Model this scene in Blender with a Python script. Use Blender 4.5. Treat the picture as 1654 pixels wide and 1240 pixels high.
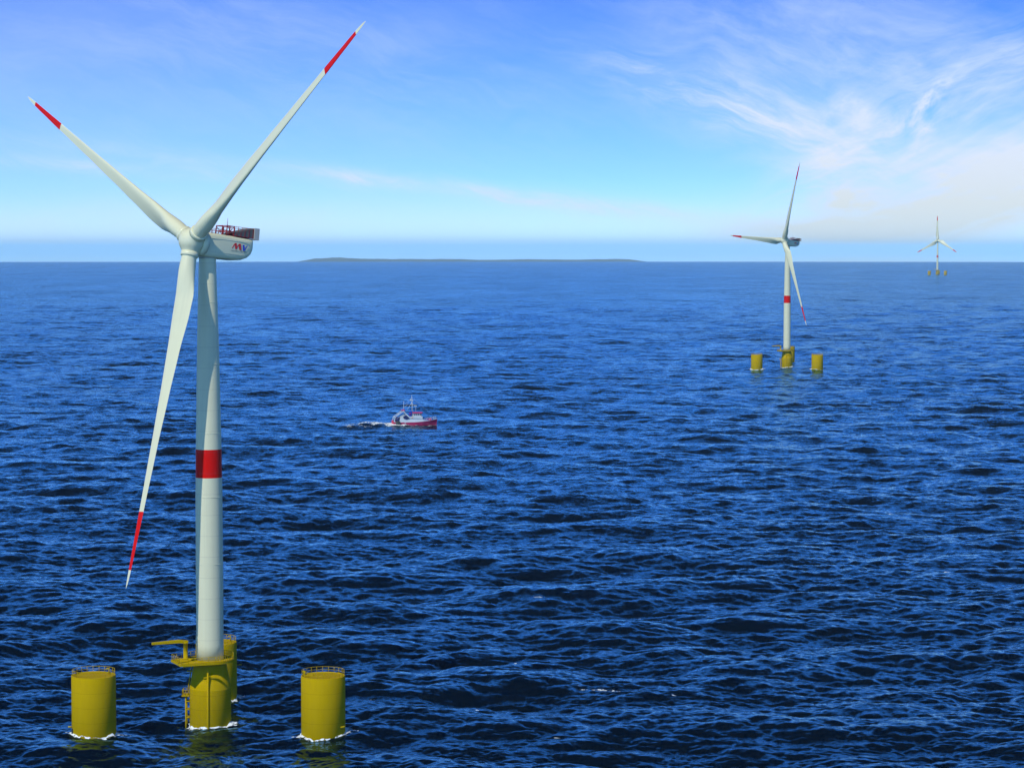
import bpy, math, random
import numpy as np
from mathutils import Vector, Matrix, noise as mnoise

random.seed(7)
rad = math.radians
scene = bpy.context.scene
for o in list(bpy.data.objects):
    bpy.data.objects.remove(o)

# ------------------------------------------------------------------ camera
F_PX, IMG_W, IMG_H, Y_TRUE = 4000.0, 1654.0, 1240.0, 401.0
CAM_H = 93.1
EARTH = 6371e3
PITCH = math.atan((IMG_H / 2 - Y_TRUE) / F_PX)
cam_data = bpy.data.cameras.new('camera')
cam = bpy.data.objects.new('camera', cam_data)
scene.collection.objects.link(cam)
cam.location = (0, 0, CAM_H)
cam.rotation_euler = (math.pi / 2 - PITCH, 0, 0)
cam_data.sensor_width = 36
cam_data.lens = 36 * F_PX / IMG_W
cam_data.clip_start = 1.0
cam_data.clip_end = 300000
scene.camera = cam

# ------------------------------------------------------------------ exposure
scene.view_settings.view_transform = 'Standard'
scene.view_settings.look = 'None'
scene.view_settings.exposure = 0.0
scene.view_settings.gamma = 1.0
scene.view_settings.use_curve_mapping = False

# ------------------------------------------------------------------ sun
SUN_AZ = rad(31)      # to the left of the direction pointing back at the camera
SUN_EL = rad(48)
sun_dir = Vector((-math.sin(SUN_AZ) * math.cos(SUN_EL), -math.cos(SUN_AZ) * math.cos(SUN_EL), math.sin(SUN_EL)))
sd = bpy.data.lights.new('sun', 'SUN')
sd.energy = 3.4
sd.angle = rad(0.5)
sd.color = (1.0, 0.955, 0.88)
sun = bpy.data.objects.new('sun', sd)
scene.collection.objects.link(sun)
sun.rotation_euler = (-sun_dir).to_track_quat('-Z', 'Y').to_euler()
sun.location = (-200, -200, 400)


# ------------------------------------------------------------------ node helper
class NG:
    def __init__(self, tree):
        self.t = tree
        self.n = tree.nodes
        self.l = tree.links

    def put(self, sock, v):
        if v is None:
            return
        if hasattr(v, 'is_output'):
            self.l.new(v, sock)
        elif hasattr(sock.default_value, '__len__') and not hasattr(v, '__len__'):
            sock.default_value = [v] * len(sock.default_value)
        elif hasattr(v, '__len__') and len(sock.default_value) == 4 and len(v) == 3:
            sock.default_value = (*v, 1)
        else:
            sock.default_value = v

    def m(self, op, a, b=None, c=None, clamp=False):
        nd = self.n.new('ShaderNodeMath')
        nd.operation = op
        nd.use_clamp = clamp
        for i, v in enumerate((a, b, c)):
            if v is not None:
                self.put(nd.inputs[i], v)
        return nd.outputs[0]

    def vm(self, op, a, b=None, scale=None):
        nd = self.n.new('ShaderNodeVectorMath')
        nd.operation = op
        self.put(nd.inputs[0], a)
        if b is not None:
            self.put(nd.inputs[1], b)
        if scale is not None:
            self.put(nd.inputs['Scale'], scale)
        return nd.outputs['Value'] if op in ('LENGTH', 'DOT_PRODUCT') else nd.outputs[0]

    def xyz(self, x, y, z):
        nd = self.n.new('ShaderNodeCombineXYZ')
        for i, v in enumerate((x, y, z)):
            self.put(nd.inputs[i], v)
        return nd.outputs[0]

    def sep(self, v):
        nd = self.n.new('ShaderNodeSeparateXYZ')
        self.l.new(v, nd.inputs[0])
        return nd.outputs[0], nd.outputs[1], nd.outputs[2]

    def noise(self, vec, scale=1.0, detail=4, rough=0.55, dist=0.0, out=0, dim='3D'):
        nd = self.n.new('ShaderNodeTexNoise')
        nd.noise_dimensions = dim
        self.put(nd.inputs['Vector'], vec)
        nd.inputs['Scale'].default_value = scale
        nd.inputs['Detail'].default_value = detail
        nd.inputs['Roughness'].default_value = rough
        nd.inputs['Distortion'].default_value = dist
        return nd.outputs[out]

    def mr(self, v, a, b, c=0.0, d=1.0, smooth=False):
        nd = self.n.new('ShaderNodeMapRange')
        nd.interpolation_type = 'SMOOTHSTEP' if smooth else 'LINEAR'
        self.put(nd.inputs['Value'], v)
        for i, x in zip((1, 2, 3, 4), (a, b, c, d)):
            nd.inputs[i].default_value = x
        return nd.outputs[0]

    def mix(self, f, a, b, mode='MIX'):
        nd = self.n.new('ShaderNodeMix')
        nd.data_type = 'RGBA'
        nd.blend_type = mode
        self.put(nd.inputs[0], f)
        self.put(nd.inputs[6], a)
        self.put(nd.inputs[7], b)
        return nd.outputs[2]

    def ramp(self, v, stops, interp='LINEAR'):
        nd = self.n.new('ShaderNodeValToRGB')
        nd.color_ramp.interpolation = interp
        e = nd.color_ramp.elements
        while len(e) < len(stops):
            e.new(0.5)
        for i, (p, col) in enumerate(stops):
            e[i].position = p
            e[i].color = (*col, 1) if len(col) == 3 else col
        self.l.new(v, nd.inputs[0])
        return nd.outputs[0]


def lin(r, g, b):
    f = lambda c: (c / 255 / 12.92) if c / 255 <= 0.04045 else ((c / 255 + 0.055) / 1.055) ** 2.4
    return (f(r), f(g), f(b))


# ------------------------------------------------------------------ world: Nishita sky with high cirrus
SKY_STRENGTH = 0.15
world = bpy.data.worlds.new('World')
scene.world = world
world.use_nodes = True
w = NG(world.node_tree)
w.n.clear()
tc = w.n.new('ShaderNodeTexCoord')
dx, dy, dz = w.sep(tc.outputs['Generated'])
el = w.m('ARCSINE', w.m('MAXIMUM', dz, 0.0005))
az = w.m('ARCTAN2', dx, dy)
sky = w.n.new('ShaderNodeTexSky')
sky.sky_type = 'NISHITA'
sky.sun_disc = False
sky.sun_elevation = SUN_EL
sky.sun_rotation = math.pi + SUN_AZ     # clockwise from +Y
sky.altitude = 100
sky.air_density = 1.0
sky.dust_density = 0.4
sky.ozone_density = 2.0
zz = w.m('MAXIMUM', w.m('MULTIPLY', dz, 5.0), 0.02)
vec = w.vm('NORMALIZE', w.xyz(dx, dy, zz))
w.l.new(vec, sky.inputs['Vector'])
# elevation in "degrees / 6.5" drives the haze band tint of the air near the horizon
e01 = w.m('DIVIDE', w.m('ADD', w.m('ARCSINE', dz), 0.006), 0.121, clamp=True)
T2 = lambda r, g, b_: (r / 2, g / 2, b_ / 2)
tint = w.ramp(e01, [(0.0, T2(0.44, 0.86, 1.8)), (0.04, T2(0.44, 0.86, 1.8)), (0.068, T2(0.52, 0.90, 1.8)), (0.11, T2(0.66, 0.97, 1.7)),
                    (0.165, T2(0.64, 0.92, 1.6)), (0.258, T2(0.61, 0.95, 1.75)), (0.465, T2(0.67, 1.15, 1.90)), (0.67, T2(0.58, 1.09, 2.0)),
                    (0.855, T2(0.45, 0.96, 2.0)), (1.0, T2(0.37, 0.87, 2.0))], 'B_SPLINE')
tint = w.vm('SCALE', tint, scale=2.0)
mid = w.mr(el, 0.10, 0.20)
tint = w.mix(mid, tint, (1.05, 2.4, 3.9, 1))
deep = w.mr(el, 0.14, 0.50)
tint = w.mix(deep, tint, (0.025, 0.10, 0.25, 1))
base = w.mix(1.0, sky.outputs[0], tint, 'MULTIPLY')
# cirrus: position in the sky as (u, v), u along azimuth, v up, both in units of 1000 px of the lens
u = w.m('MULTIPLY', az, 4.0)
v = w.m('MULTIPLY', el, 4.0)


def gauss(u0, v0, su, sv, rot=0.0):
    c, s = math.cos(rot), math.sin(rot)
    a = w.m('SUBTRACT', u, u0)
    b = w.m('SUBTRACT', v, v0)
    p = w.m('DIVIDE', w.m('ADD', w.m('MULTIPLY', a, c), w.m('MULTIPLY', b, s)), su)
    q = w.m('DIVIDE', w.m('ADD', w.m('MULTIPLY', a, -s), w.m('MULTIPLY', b, c)), sv)
    r2 = w.m('ADD', w.m('MULTIPLY', p, p), w.m('MULTIPLY', q, q))
    return w.m('EXPONENT', w.m('MULTIPLY', r2, -1.0))


def P(x, y):
    return (x - 827) / 1000.0, (401 - y) / 1000.0


uv = w.xyz(u, v, 0.0)
warp = w.vm('SCALE', w.vm('SUBTRACT', w.noise(uv, 4.0, 3, 0.5, out=1), (0.5, 0.5, 0.5)), scale=0.12)
uvw = w.vm('ADD', uv, warp)
ux, uy, _ = w.sep(uvw)


def streak(rot, sx, sy, scale, detail, lo, hi, seed, rough=0.6):
    c, s = math.cos(rot), math.sin(rot)
    p = w.m('ADD', w.m('MULTIPLY', ux, c), w.m('MULTIPLY', uy, s))
    q = w.m('ADD', w.m('MULTIPLY', ux, -s), w.m('MULTIPLY', uy, c))
    n = w.noise(w.xyz(w.m('MULTIPLY', p, sx), w.m('MULTIPLY', q, sy), seed), scale, detail, rough, 0.3)
    return w.mr(n, lo, hi, smooth=True)


def addm(*xs):
    r = xs[0]
    for x in xs[1:]:
        r = w.m('ADD', r, x)
    return r


def mul(*xs):
    r = xs[0]
    for x in xs[1:]:
        r = w.m('MULTIPLY', r, x)
    return r


s_wide = streak(-0.25, 2.2, 6.0, 1.3, 8, 0.36, 0.72, 3.1)
s_fine = streak(-0.15, 4.0, 14.0, 1.5, 8, 0.38, 0.78, 8.7)
s_diag = streak(0.62, 2.2, 12.0, 1.5, 8, 0.40, 0.72, 5.3)
s_soft = streak(0.05, 1.6, 5.0, 1.2, 6, 0.25, 0.75, 1.7)
s_puff = streak(0.7, 6.0, 9.0, 1.6, 8, 0.36, 0.62, 6.1)
s_fibre = streak(0.30, 3.0, 26.0, 1.5, 12, 0.36, 0.74, 12.3, 0.68)
s_wisp = streak(-0.30, 3.2, 16.0, 1.4, 12, 0.36, 0.74, 9.9, 0.68)
clouds = addm(
    mul(gauss(*P(1310, 62), 0.27, 0.13, -0.12), addm(mul(s_wide, 0.60), mul(s_wisp, 0.35), mul(s_puff, 0.12), 0.03), 0.80),
    mul(gauss(*P(1150, 165), 0.17, 0.035, -0.35), w.m('ADD', mul(s_wisp, 0.9), 0.1), 0.9),
    mul(gauss(*P(1260, 215), 0.17, 0.055, -0.35), addm(mul(s_wide, 0.5), mul(s_wisp, 0.3), 0.1), 0.9),
    mul(gauss(*P(1366, 186), 0.030, 0.034, 0.5), w.m('ADD', mul(s_puff, 0.6), 0.35), 1.0),
    mul(gauss(*P(1490, 168), 0.055, 0.013, 0.75), s_puff, 1.5),
    mul(gauss(*P(1510, 198), 0.035, 0.012, 0.35), s_puff, 1.4),
    mul(gauss(*P(1430, 220), 0.22, 0.045, 0.50), w.m('ADD', mul(s_diag, 0.6), mul(s_fibre, 0.5)), 0.85),
    mul(gauss(*P(1560, 110), 0.18, 0.08, 0.1), w.m('ADD', mul(s_wide, 0.5), mul(s_fibre, 0.35)), 0.75),
    mul(gauss(*P(1640, 265), 0.22, 0.070, 0.2), addm(mul(s_wide, 0.45), mul(s_fibre, 0.25), 0.42), 1.1),
    mul(gauss(*P(1560, 345), 0.26, 0.055, 0.12), addm(mul(s_soft, 0.35), mul(s_fibre, 0.2), 0.55), 0.95),
    mul(gauss(*P(1360, 318), 0.07, 0.032, 0.2), w.m('ADD', mul(s_puff, 0.5), 0.15), 0.75),
    mul(gauss(*P(1330, 375), 0.18, 0.022, 0.0), w.m('ADD', mul(s_soft, 0.5), 0.4), 0.85),
    mul(gauss(*P(640, 295), 0.42, 0.013, -0.11), w.m('ADD', mul(s_wisp, 0.7), 0.25), 0.75),
    mul(gauss(*P(900, 330), 0.30, 0.020, -0.10), w.m('ADD', mul(s_wisp, 0.6), 0.2), 0.55),
    mul(gauss(*P(150, 272), 0.30, 0.012, -0.07), w.m('ADD', mul(s_wisp, 0.7), 0.2), 0.55),
    mul(gauss(*P(0, 130), 0.62, 0.26, 0.0), addm(mul(s_wisp, 0.30), mul(s_soft, 0.25), 0.50), 0.30),
    mul(gauss(*P(520, 80), 0.45, 0.11, -0.2), w.m('ADD', mul(s_soft, 0.6), mul(s_wisp, 0.6)), 0.24),
    mul(gauss(*P(760, 110), 0.12, 0.20, 0.0), w.m('ADD', mul(s_soft, 0.6), mul(s_wisp, 0.5)), 0.08),
    mul(gauss(*P(450, 358), 0.9, 0.035, 0.0), w.m('ADD', mul(s_soft, 0.5), 0.4), 0.45),
)
cl = w.m('MINIMUM', clouds, 0.93)
cloud_col = w.ramp(e01, [(0.0, (4.5, 5.3, 5.7)), (0.2, (5.1, 5.45, 5.3)), (0.35, (5.3, 5.7, 6.2)), (0.6, (4.6, 5.4, 6.9)), (1.0, (3.9, 5.0, 7.2))])
skyc = w.mix(cl, base, cloud_col)
bg = w.n.new('ShaderNodeBackground')
w.l.new(skyc, bg.inputs['Color'])
bg.inputs['Strength'].default_value = SKY_STRENGTH
wo = w.n.new('ShaderNodeOutputWorld')
w.l.new(bg.outputs[0], wo.inputs['Surface'])


# ------------------------------------------------------------------ materials
def material(name):
    m = bpy.data.materials.new(name)
    m.use_nodes = True
    g = NG(m.node_tree)
    return m, g, g.n['Principled BSDF']


def paint(name, col, rough=0.45, dirt=0.10, seams=None, rust=None, spec=0.4):
    m, g, b = material(name)
    co = g.n.new('ShaderNodeTexCoord').outputs['Object']
    n1 = g.noise(co, 0.35, 5, 0.6)
    x, y, z = g.sep(co)
    n2 = g.noise(g.xyz(g.m('MULTIPLY', x, 2.2), g.m('MULTIPLY', y, 2.2), g.m('MULTIPLY', z, 0.12)), 1.0, 4, 0.6)
    f = g.m('ADD', g.m('MULTIPLY', g.mr(n1, 0.35, 0.75), 0.6), g.m('MULTIPLY', g.mr(n2, 0.45, 0.8), 0.7))
    dark = tuple(c * 0.6 for c in col)
    c = g.mix(g.m('MULTIPLY', f, dirt), (*col, 1), (*dark, 1))
    if rust:
        n3 = g.noise(g.xyz(g.m('MULTIPLY', x, 1.5), g.m('MULTIPLY', y, 1.5), g.m('MULTIPLY', z, 0.25)), 1.0, 6, 0.65)
        c = g.mix(g.m('MULTIPLY', g.mr(n3, 0.62, 0.78), rust), c, (0.16, 0.07, 0.015, 1))
    if seams:
        ln = g.m('LESS_THAN', g.m('FRACT', g.m('DIVIDE', z, seams)), 0.03)
        c = g.mix(g.m('MULTIPLY', ln, 0.30), c, (*(q * 0.35 for q in col), 1))
    g.l.new(c, b.inputs['Base Color'])
    g.l.new(g.mr(n1, 0.3, 0.7, rough - 0.07, rough + 0.1), b.inputs['Roughness'])
    b.inputs['Specular IOR Level'].default_value = spec
    return m


def banded(name, col, red, lo, hi, axis=2, rough=0.4, seams=None):
    """white paint with a red warning band between two heights along an object axis"""
    m, g, b = material(name)
    co = g.n.new('ShaderNodeTexCoord').outputs['Object']
    xs = g.sep(co)
    t = xs[axis]
    band = g.m('MULTIPLY', g.m('GREATER_THAN', t, lo), g.m('LESS_THAN', t, hi))
    n1 = g.noise(co, 0.22, 5, 0.6)
    n2 = g.noise(g.xyz(g.m('MULTIPLY', xs[0], 1.6), g.m('MULTIPLY', xs[1], 1.6), g.m('MULTIPLY', xs[2], 0.05)), 1.0, 4, 0.6)
    f = g.m('ADD', g.m('MULTIPLY', g.mr(n1, 0.35, 0.75), 0.5), g.m('MULTIPLY', g.mr(n2, 0.5, 0.8), 0.8))
    c = g.mix(band, (*col, 1), (*red, 1))
    c = g.mix(g.m('MULTIPLY', f, 0.10), c, (0.16, 0.15, 0.13, 1))
    if seams:
        ph = g.m('FRACT', g.m('DIVIDE', t, seams))
        line = g.m('LESS_THAN', ph, 0.05 / seams * 1.6)
        c = g.mix(g.m('MULTIPLY', line, 0.22), c, (0.12, 0.12, 0.11, 1))
    g.l.new(c, b.inputs['Base Color'])
    b.inputs['Roughness'].default_value = rough
    g.l.new(g.mr(band, 0.0, 1.0, 0.25, 0.05), b.inputs['Specular IOR Level'])
    return m


WHITE = (0.655, 0.658, 0.425)
RED = (0.62, 0.003, 0.0)
L_BLADE = 68.25
M_tower = banded('tower_paint', WHITE, RED, 48.3, 53.85, seams=4.1)
M_blade = banded('blade_paint', WHITE, RED, 0.783 * L_BLADE, 0.948 * L_BLADE)
M_white = paint('white_gelcoat', WHITE, 0.35, 0.12)
M_yellow = paint('yellow_paint', (0.44, 0.312, 0.0), 0.75, 0.22, seams=2.85, rust=0.22, spec=0.02)
M_yrail = paint('yellow_rail_paint', (0.42, 0.30, 0.0), 0.75, 0.1, spec=0.02)
M_redrail = paint('red_rail_paint', (0.26, 0.010, 0.014), 0.5, 0.2)
M_grey = paint('grey_panel', (0.42, 0.43, 0.38), 0.5, 0.25)
M_slat = paint('cooler_slats', (0.10, 0.105, 0.09), 0.6, 0.3)
M_dark = paint('dark_fender_and_shadow', (0.035, 0.037, 0.036), 0.6, 0.2)  # colours the boat fenders and the modelled shadow on the float
M_logo_red = paint('logo_red', (0.62, 0.010, 0.014), 0.5, 0.02)
M_logo_blue = paint('logo_blue', (0.012, 0.05, 0.48), 0.5, 0.02)
M_logo_grey = paint('logo_grey', (0.10, 0.10, 0.10), 0.5, 0.02)
M_hullred = paint('boat_red', (0.36, 0.006, 0.075), 0.4, 0.15)
M_boatwhite = paint('boat_white', (0.56, 0.63, 0.64), 0.45, 0.25)
M_boatnavy = paint('boat_navy', (0.012, 0.02, 0.10), 0.5, 0.2)
M_boatpink = paint('boat_roof_red', (0.60, 0.012, 0.12), 0.5, 0.1)
M_boatblue = paint('boat_blue', (0.015, 0.06, 0.42), 0.5, 0.1)
M_boatred2 = paint('boat_bright_red', (0.62, 0.03, 0.06), 0.5, 0.15)
M_boatorange = paint('boat_orange', (0.62, 0.22, 0.08), 0.5, 0.1)
M_boatpurple = paint('boat_purple', (0.16, 0.02, 0.30), 0.5, 0.1)
M_glass = paint('dark_glass', (0.01, 0.014, 0.02), 0.12, 0.0, spec=0.6)
M_lamp = paint('red_lamp_glass', (0.7, 0.02, 0.02), 0.2, 0.0)
M_house = paint('house_white', (0.75, 0.74, 0.70), 0.6, 0.05)
M_roof = paint('house_roof', (0.28, 0.14, 0.10), 0.7, 0.1)


def island_material():
    m, g, b = material('island_ground')
    co = g.n.new('ShaderNodeTexCoord').outputs['Object']
    n = g.noise(co, 0.012, 6, 0.6)
    x, y, z = g.sep(co)
    c = g.ramp(n, [(0.3, (0.035, 0.055, 0.045)), (0.55, (0.055, 0.075, 0.06)), (0.7, (0.10, 0.11, 0.09))])
    beach = g.mr(z, 4.0, 9.0, 1.0, 0.0)
    c = g.mix(beach, c, (0.36, 0.30, 0.20, 1))
    g.l.new(c, b.inputs['Base Color'])
    b.inputs['Roughness'].default_value = 0.9
    return m


M_island = island_material()


def water_material():
    m, g, b = material('sea_water')
    geo = g.n.new('ShaderNodeNewGeometry')
    pos = geo.outputs['Position']
    x, y, z = g.sep(pos)
    flat = g.xyz(x, y, 0.0)
    # small chop below the size of the modelled waves: unfiltered slopes, so it holds at any distance
    gust = g.mr(g.noise(g.xyz(g.m('MULTIPLY', x, 1.0), g.m('MULTIPLY', y, 0.35), 0.0), 0.0045, 4, 0.55), 0.3, 0.7, 0.72, 1.18)
    lost = g.n.new('ShaderNodeAttribute')
    lost.attribute_name = 'lost'
    lf = lost.outputs['Fac']

    def chop(bands):
        r_ = None
        for sx, sy, sc, amt, det in bands:
            nz = g.noise(g.xyz(g.m('MULTIPLY', g.m('ADD', x, g.m('MULTIPLY', y, 0.22)), sx), g.m('MULTIPLY', y, sy), sc * 17.0), sc, det, 0.55, out=1)
            q = g.vm('MULTIPLY', g.vm('SUBTRACT', nz, (0.5, 0.5, 0.5)), (amt * 2.2, amt * 2.3, 0))
            r_ = q if r_ is None else g.vm('ADD', r_, q)
        return r_
    s = chop(((0.6, 1.0, 0.26, 0.42, 3), (0.65, 1.0, 1.3, 0.38, 3)))
    s = g.vm('SCALE', s, scale=g.m('MULTIPLY', gust, g.m('ADD', 0.66, g.m('MULTIPLY', lf, 0.45))))
    # where the sheet is too coarse for the longer waves the slopes of those come from here too
    far = chop(((0.5, 1.0, 0.075, 0.55, 2), (0.4, 0.8, 0.022, 0.45, 2)))
    s = g.vm('ADD', s, g.vm('SCALE', far, scale=g.m('MULTIPLY', gust, g.mr(lf, 0.45, 1.0, 0.10, 0.62))))
    nrm = g.vm('NORMALIZE', g.vm('ADD', geo.outputs['Normal'], s))
    big = g.noise(flat, 0.02, 3, 0.5)
    col = g.mix(big, (0.0003, 0.0022, 0.005, 1), (0.0005, 0.003, 0.009, 1))
    g.n.remove(b)
    dif = g.n.new('ShaderNodeBsdfDiffuse')
    g.l.new(col, dif.inputs['Color'])
    g.l.new(nrm, dif.inputs['Normal'])
    glo = g.n.new('ShaderNodeBsdfGlossy')
    glo.inputs['Color'].default_value = (0.50, 0.85, 1.0, 1)
    glo.inputs['Roughness'].default_value = 0.16
    g.l.new(nrm, glo.inputs['Normal'])
    fr = g.n.new('ShaderNodeFresnel')
    fr.inputs['IOR'].default_value = 1.333
    g.l.new(nrm, fr.inputs['Normal'])
    mx = g.n.new('ShaderNodeMixShader')
    g.l.new(fr.outputs[0], mx.inputs[0])
    g.l.new(dif.outputs[0], mx.inputs[1])
    g.l.new(glo.outputs[0], mx.inputs[2])
    g.l.new(mx.outputs[0], g.n['Material Output'].inputs['Surface'])
    return m


M_water = water_material()


def foam_material():
    m, g, b = material('sea_foam')
    co = g.n.new('ShaderNodeNewGeometry').outputs['Position']
    att = g.n.new('ShaderNodeAttribute')
    att.attribute_name = 'cover'
    n = g.noise(co, 1.1, 6, 0.65)
    a = g.m('ADD', att.outputs['Fac'], g.m('MULTIPLY', g.m('SUBTRACT', n, 0.5), 2.6))
    g.l.new(g.mr(a, 0.32, 0.62, smooth=True), b.inputs['Alpha'])
    b.inputs['Base Color'].default_value = (0.72, 0.80, 0.82, 1)
    b.inputs['Roughness'].default_value = 0.8
    return m


M_foam = foam_material()


# ------------------------------------------------------------------ mesh builder
class MB:
    def __init__(self):
        self.v, self.f, self.mi, self.sm = [], [], [], []

    def add(self, verts, faces, mat=0, smooth=False, M=None):
        o = len(self.v)
        for p in verts:
            p = Vector(p)
            self.v.append(tuple(M @ p if M else p))
        for f in faces:
            self.f.append([i + o for i in f])
            self.mi.append(mat)
            self.sm.append(smooth)
        return self

    def box(self, c, s, mat=0, M=None, bev=0.0):
        cx, cy, cz = c
        a, b_, d = s[0] / 2, s[1] / 2, s[2] / 2
        vs = [(cx + i * a, cy + j * b_, cz + k * d) for i in (-1, 1) for j in (-1, 1) for k in (-1, 1)]
        fs = [(0, 1, 3, 2), (4, 6, 7, 5), (0, 4, 5, 1), (2, 3, 7, 6), (0, 2, 6, 4), (1, 5, 7, 3)]
        return self.add(vs, fs, mat, False, M)

    def beam(self, p, q, w_, h_, mat=0, w2=None, h2=None, up=(0, 0, 1)):
        p, q = Vector(p), Vector(q)
        d = (q - p).normalized()
        s = d.cross(Vector(up)).normalized()
        t = s.cross(d)
        w2 = w_ if w2 is None else w2
        h2 = h_ if h2 is None else h2
        vs = [c + s * (i * a / 2) + t * (j * b_ / 2) for c, a, b_ in ((p, w_, h_), (q, w2, h2)) for i, j in ((-1, -1), (1, -1), (1, 1), (-1, 1))]
        return self.add(vs, [(3, 2, 1, 0), (4, 5, 6, 7), (0, 1, 5, 4), (1, 2, 6, 5), (2, 3, 7, 6), (3, 0, 4, 7)], mat)

    def tube(self, pts, r, n=8, mat=0, closed=False, caps=True):
        pts = [Vector(p) for p in pts]
        k = len(pts)
        vs, fs = [], []
        rs = r if hasattr(r, '__len__') else [r] * k
        prev = None
        for i, p in enumerate(pts):
            a = pts[(i - 1) % k] if (closed or i > 0) else p
            b_ = pts[(i + 1) % k] if (closed or i < k - 1) else p
            d = (b_ - a).normalized()
            up = Vector((0, 0, 1)) if abs(d.z) < 0.95 else Vector((0, 1, 0))
            if prev is not None:
                s = prev - d * prev.dot(d)
                s = s.normalized() if s.length > 1e-4 else d.cross(up).normalized()
            else:
                s = d.cross(up).normalized()
            prev = s
            t = s.cross(d)
            for j in range(n):
                an = 2 * math.pi * j / n
                vs.append(p + (s * math.cos(an) + t * math.sin(an)) * rs[i])
        for i in range(k if closed else k - 1):
            for j in range(n):
                a0 = i * n + j
                a1 = i * n + (j + 1) % n
                b0 = ((i + 1) % k) * n + j
                b1 = ((i + 1) % k) * n + (j + 1) % n
                fs.append((a0, a1, b1, b0))
        self.add(vs, fs, mat, True)
        if caps and not closed:
            o = len(self.v) - len(vs)
            self.f.append([o + j for j in range(n)][::-1]); self.mi.append(mat); self.sm.append(False)
            self.f.append([o + (k - 1) * n + j for j in range(n)]); self.mi.append(mat); self.sm.append(False)
        return self

    def lathe(self, prof, n=64, mat=0, M=None, cap_lo=True, cap_hi=True, smooth=True):
        """prof: list of (r, z)"""
        vs, fs = [], []
        for r_, z_ in prof:
            for j in range(n):
                a = 2 * math.pi * j / n
                vs.append((r_ * math.cos(a), r_ * math.sin(a), z_))
        for i in range(len(prof) - 1):
            for j in range(n):
                fs.append((i * n + j, i * n + (j + 1) % n, (i + 1) * n + (j + 1) % n, (i + 1) * n + j))
        o = len(self.v)
        self.add(vs, fs, mat, smooth, M)
        if cap_lo:
            self.f.append([o + j for j in range(n)][::-1]); self.mi.append(mat); self.sm.append(False)
        if cap_hi:
            q = o + (len(prof) - 1) * n
            self.f.append([q + j for j in range(n)]); self.mi.append(mat); self.sm.append(False)
        return self

    def prism(self, poly, z0, z1, mat=0, M=None):
        n = len(poly)
        vs = [(x, y, z0) for x, y in poly] + [(x, y, z1) for x, y in poly]
        fs = [list(range(n))[::-1], list(range(n, 2 * n))] + [(i, (i + 1) % n, n + (i + 1) % n, n + i) for i in range(n)]
        return self.add(vs, fs, mat, False, M)

    def build(self, name, mats, parent=None, matrix=None):
        me = bpy.data.meshes.new(name)
        me.from_pydata(self.v, [], self.f)
        for m in (mats if isinstance(mats, (list, tuple)) else [mats]):
            me.materials.append(m)
        me.polygons.foreach_set('material_index', self.mi)
        me.polygons.foreach_set('use_smooth', self.sm)
        me.update()
        o = bpy.data.objects.new(name, me)
        scene.collection.objects.link(o)
        if parent:
            o.parent = parent
        if matrix is not None:
            o.matrix_local = matrix
        return o


def tag(o, label=None, cat=None, group=None, kind=None):
    if label: o['label'] = label
    if cat: o['category'] = cat
    if group: o['group'] = group
    if kind: o['kind'] = kind
    return o


def empty(name, loc=(0, 0, 0), rz=0.0, sc=1.0):
    o = bpy.data.objects.new(name, None)
    o.empty_display_size = 2
    scene.collection.objects.link(o)
    o.location = loc
    o.rotation_euler = (0, 0, rz)
    o.scale = (sc, sc, sc)
    return o


def copy_tree(o, parent=None):
    c = o.copy()
    scene.collection.objects.link(c)
    if parent:
        c.parent = parent
    for ch in list(o.children):
        copy_tree(ch, c)
    return c


# ------------------------------------------------------------------ where things stand on the curved sea
cp, sp = math.cos(PITCH), math.sin(PITCH)


def ray(x, y):
    a, b_, c = (x - IMG_W / 2) / F_PX, 1.0, -(y - IMG_H / 2) / F_PX
    d = Vector((a, b_ * cp + c * sp, -b_ * sp + c * cp))
    return d / d.y


def on_sea(x, y):
    d = ray(x, y)
    a = (d.x ** 2 + 1) / (2 * EARTH)
    t = 2 * CAM_H / (-d.z + math.sqrt(d.z ** 2 - 4 * a * CAM_H))
    return Vector((d.x * t, t, -(d.x ** 2 + 1) * t * t / (2 * EARTH)))


# ------------------------------------------------------------------ the sea: a spectrum of wind waves
def wave_tile(n, size, lmin, lmax, slope, wind, spread, seed):
    """periodic height and horizontal shift fields of one band of wavelengths with a given rms slope"""
    rng = np.random.default_rng(seed)
    k1 = 2 * np.pi * np.fft.fftfreq(n, size / n)
    kx, ky = np.meshgrid(k1, k1, indexing='xy')
    k = np.hypot(kx, ky)
    k[0, 0] = 1
    lam = 2 * np.pi / k
    cosd = (kx * math.cos(wind) + ky * math.sin(wind)) / k
    d = np.where(cosd > 0, np.abs(cosd) ** spread, 0.02) + 0.10
    win = np.clip((lam - lmin) / (0.2 * lmin), 0, 1) * np.clip((lmax - lam) / (0.2 * lmax), 0, 1)
    amp = k ** -1.85 * np.sqrt(d) * win
    amp[0, 0] = 0
    h = amp * (rng.standard_normal((n, n)) + 1j * rng.standard_normal((n, n)))
    H_ = np.fft.ifft2(h).real
    gx = np.fft.ifft2(1j * kx * h).real
    gy = np.fft.ifft2(1j * ky * h).real
    s = slope / math.sqrt((gx ** 2 + gy ** 2).mean())
    dxx = np.fft.ifft2(-1j * kx / k * h).real
    dyy = np.fft.ifft2(-1j * ky / k * h).real
    return [(f * s).astype(np.float32) for f in (H_, dxx, dyy)], size, lmin


TILES = [wave_tile(512, 1310.0, 28, 95, 0.080, rad(-100), 2.0, 11),
         wave_tile(512, 457.0, 9, 28, 0.105, rad(-78), 1.5, 12),
         wave_tile(512, 151.0, 3.0, 9, 0.15, rad(-95), 1.2, 13),
         wave_tile(512, 47.0, 1.1, 3.0, 0.13, rad(-85), 1.0, 14)]


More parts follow.
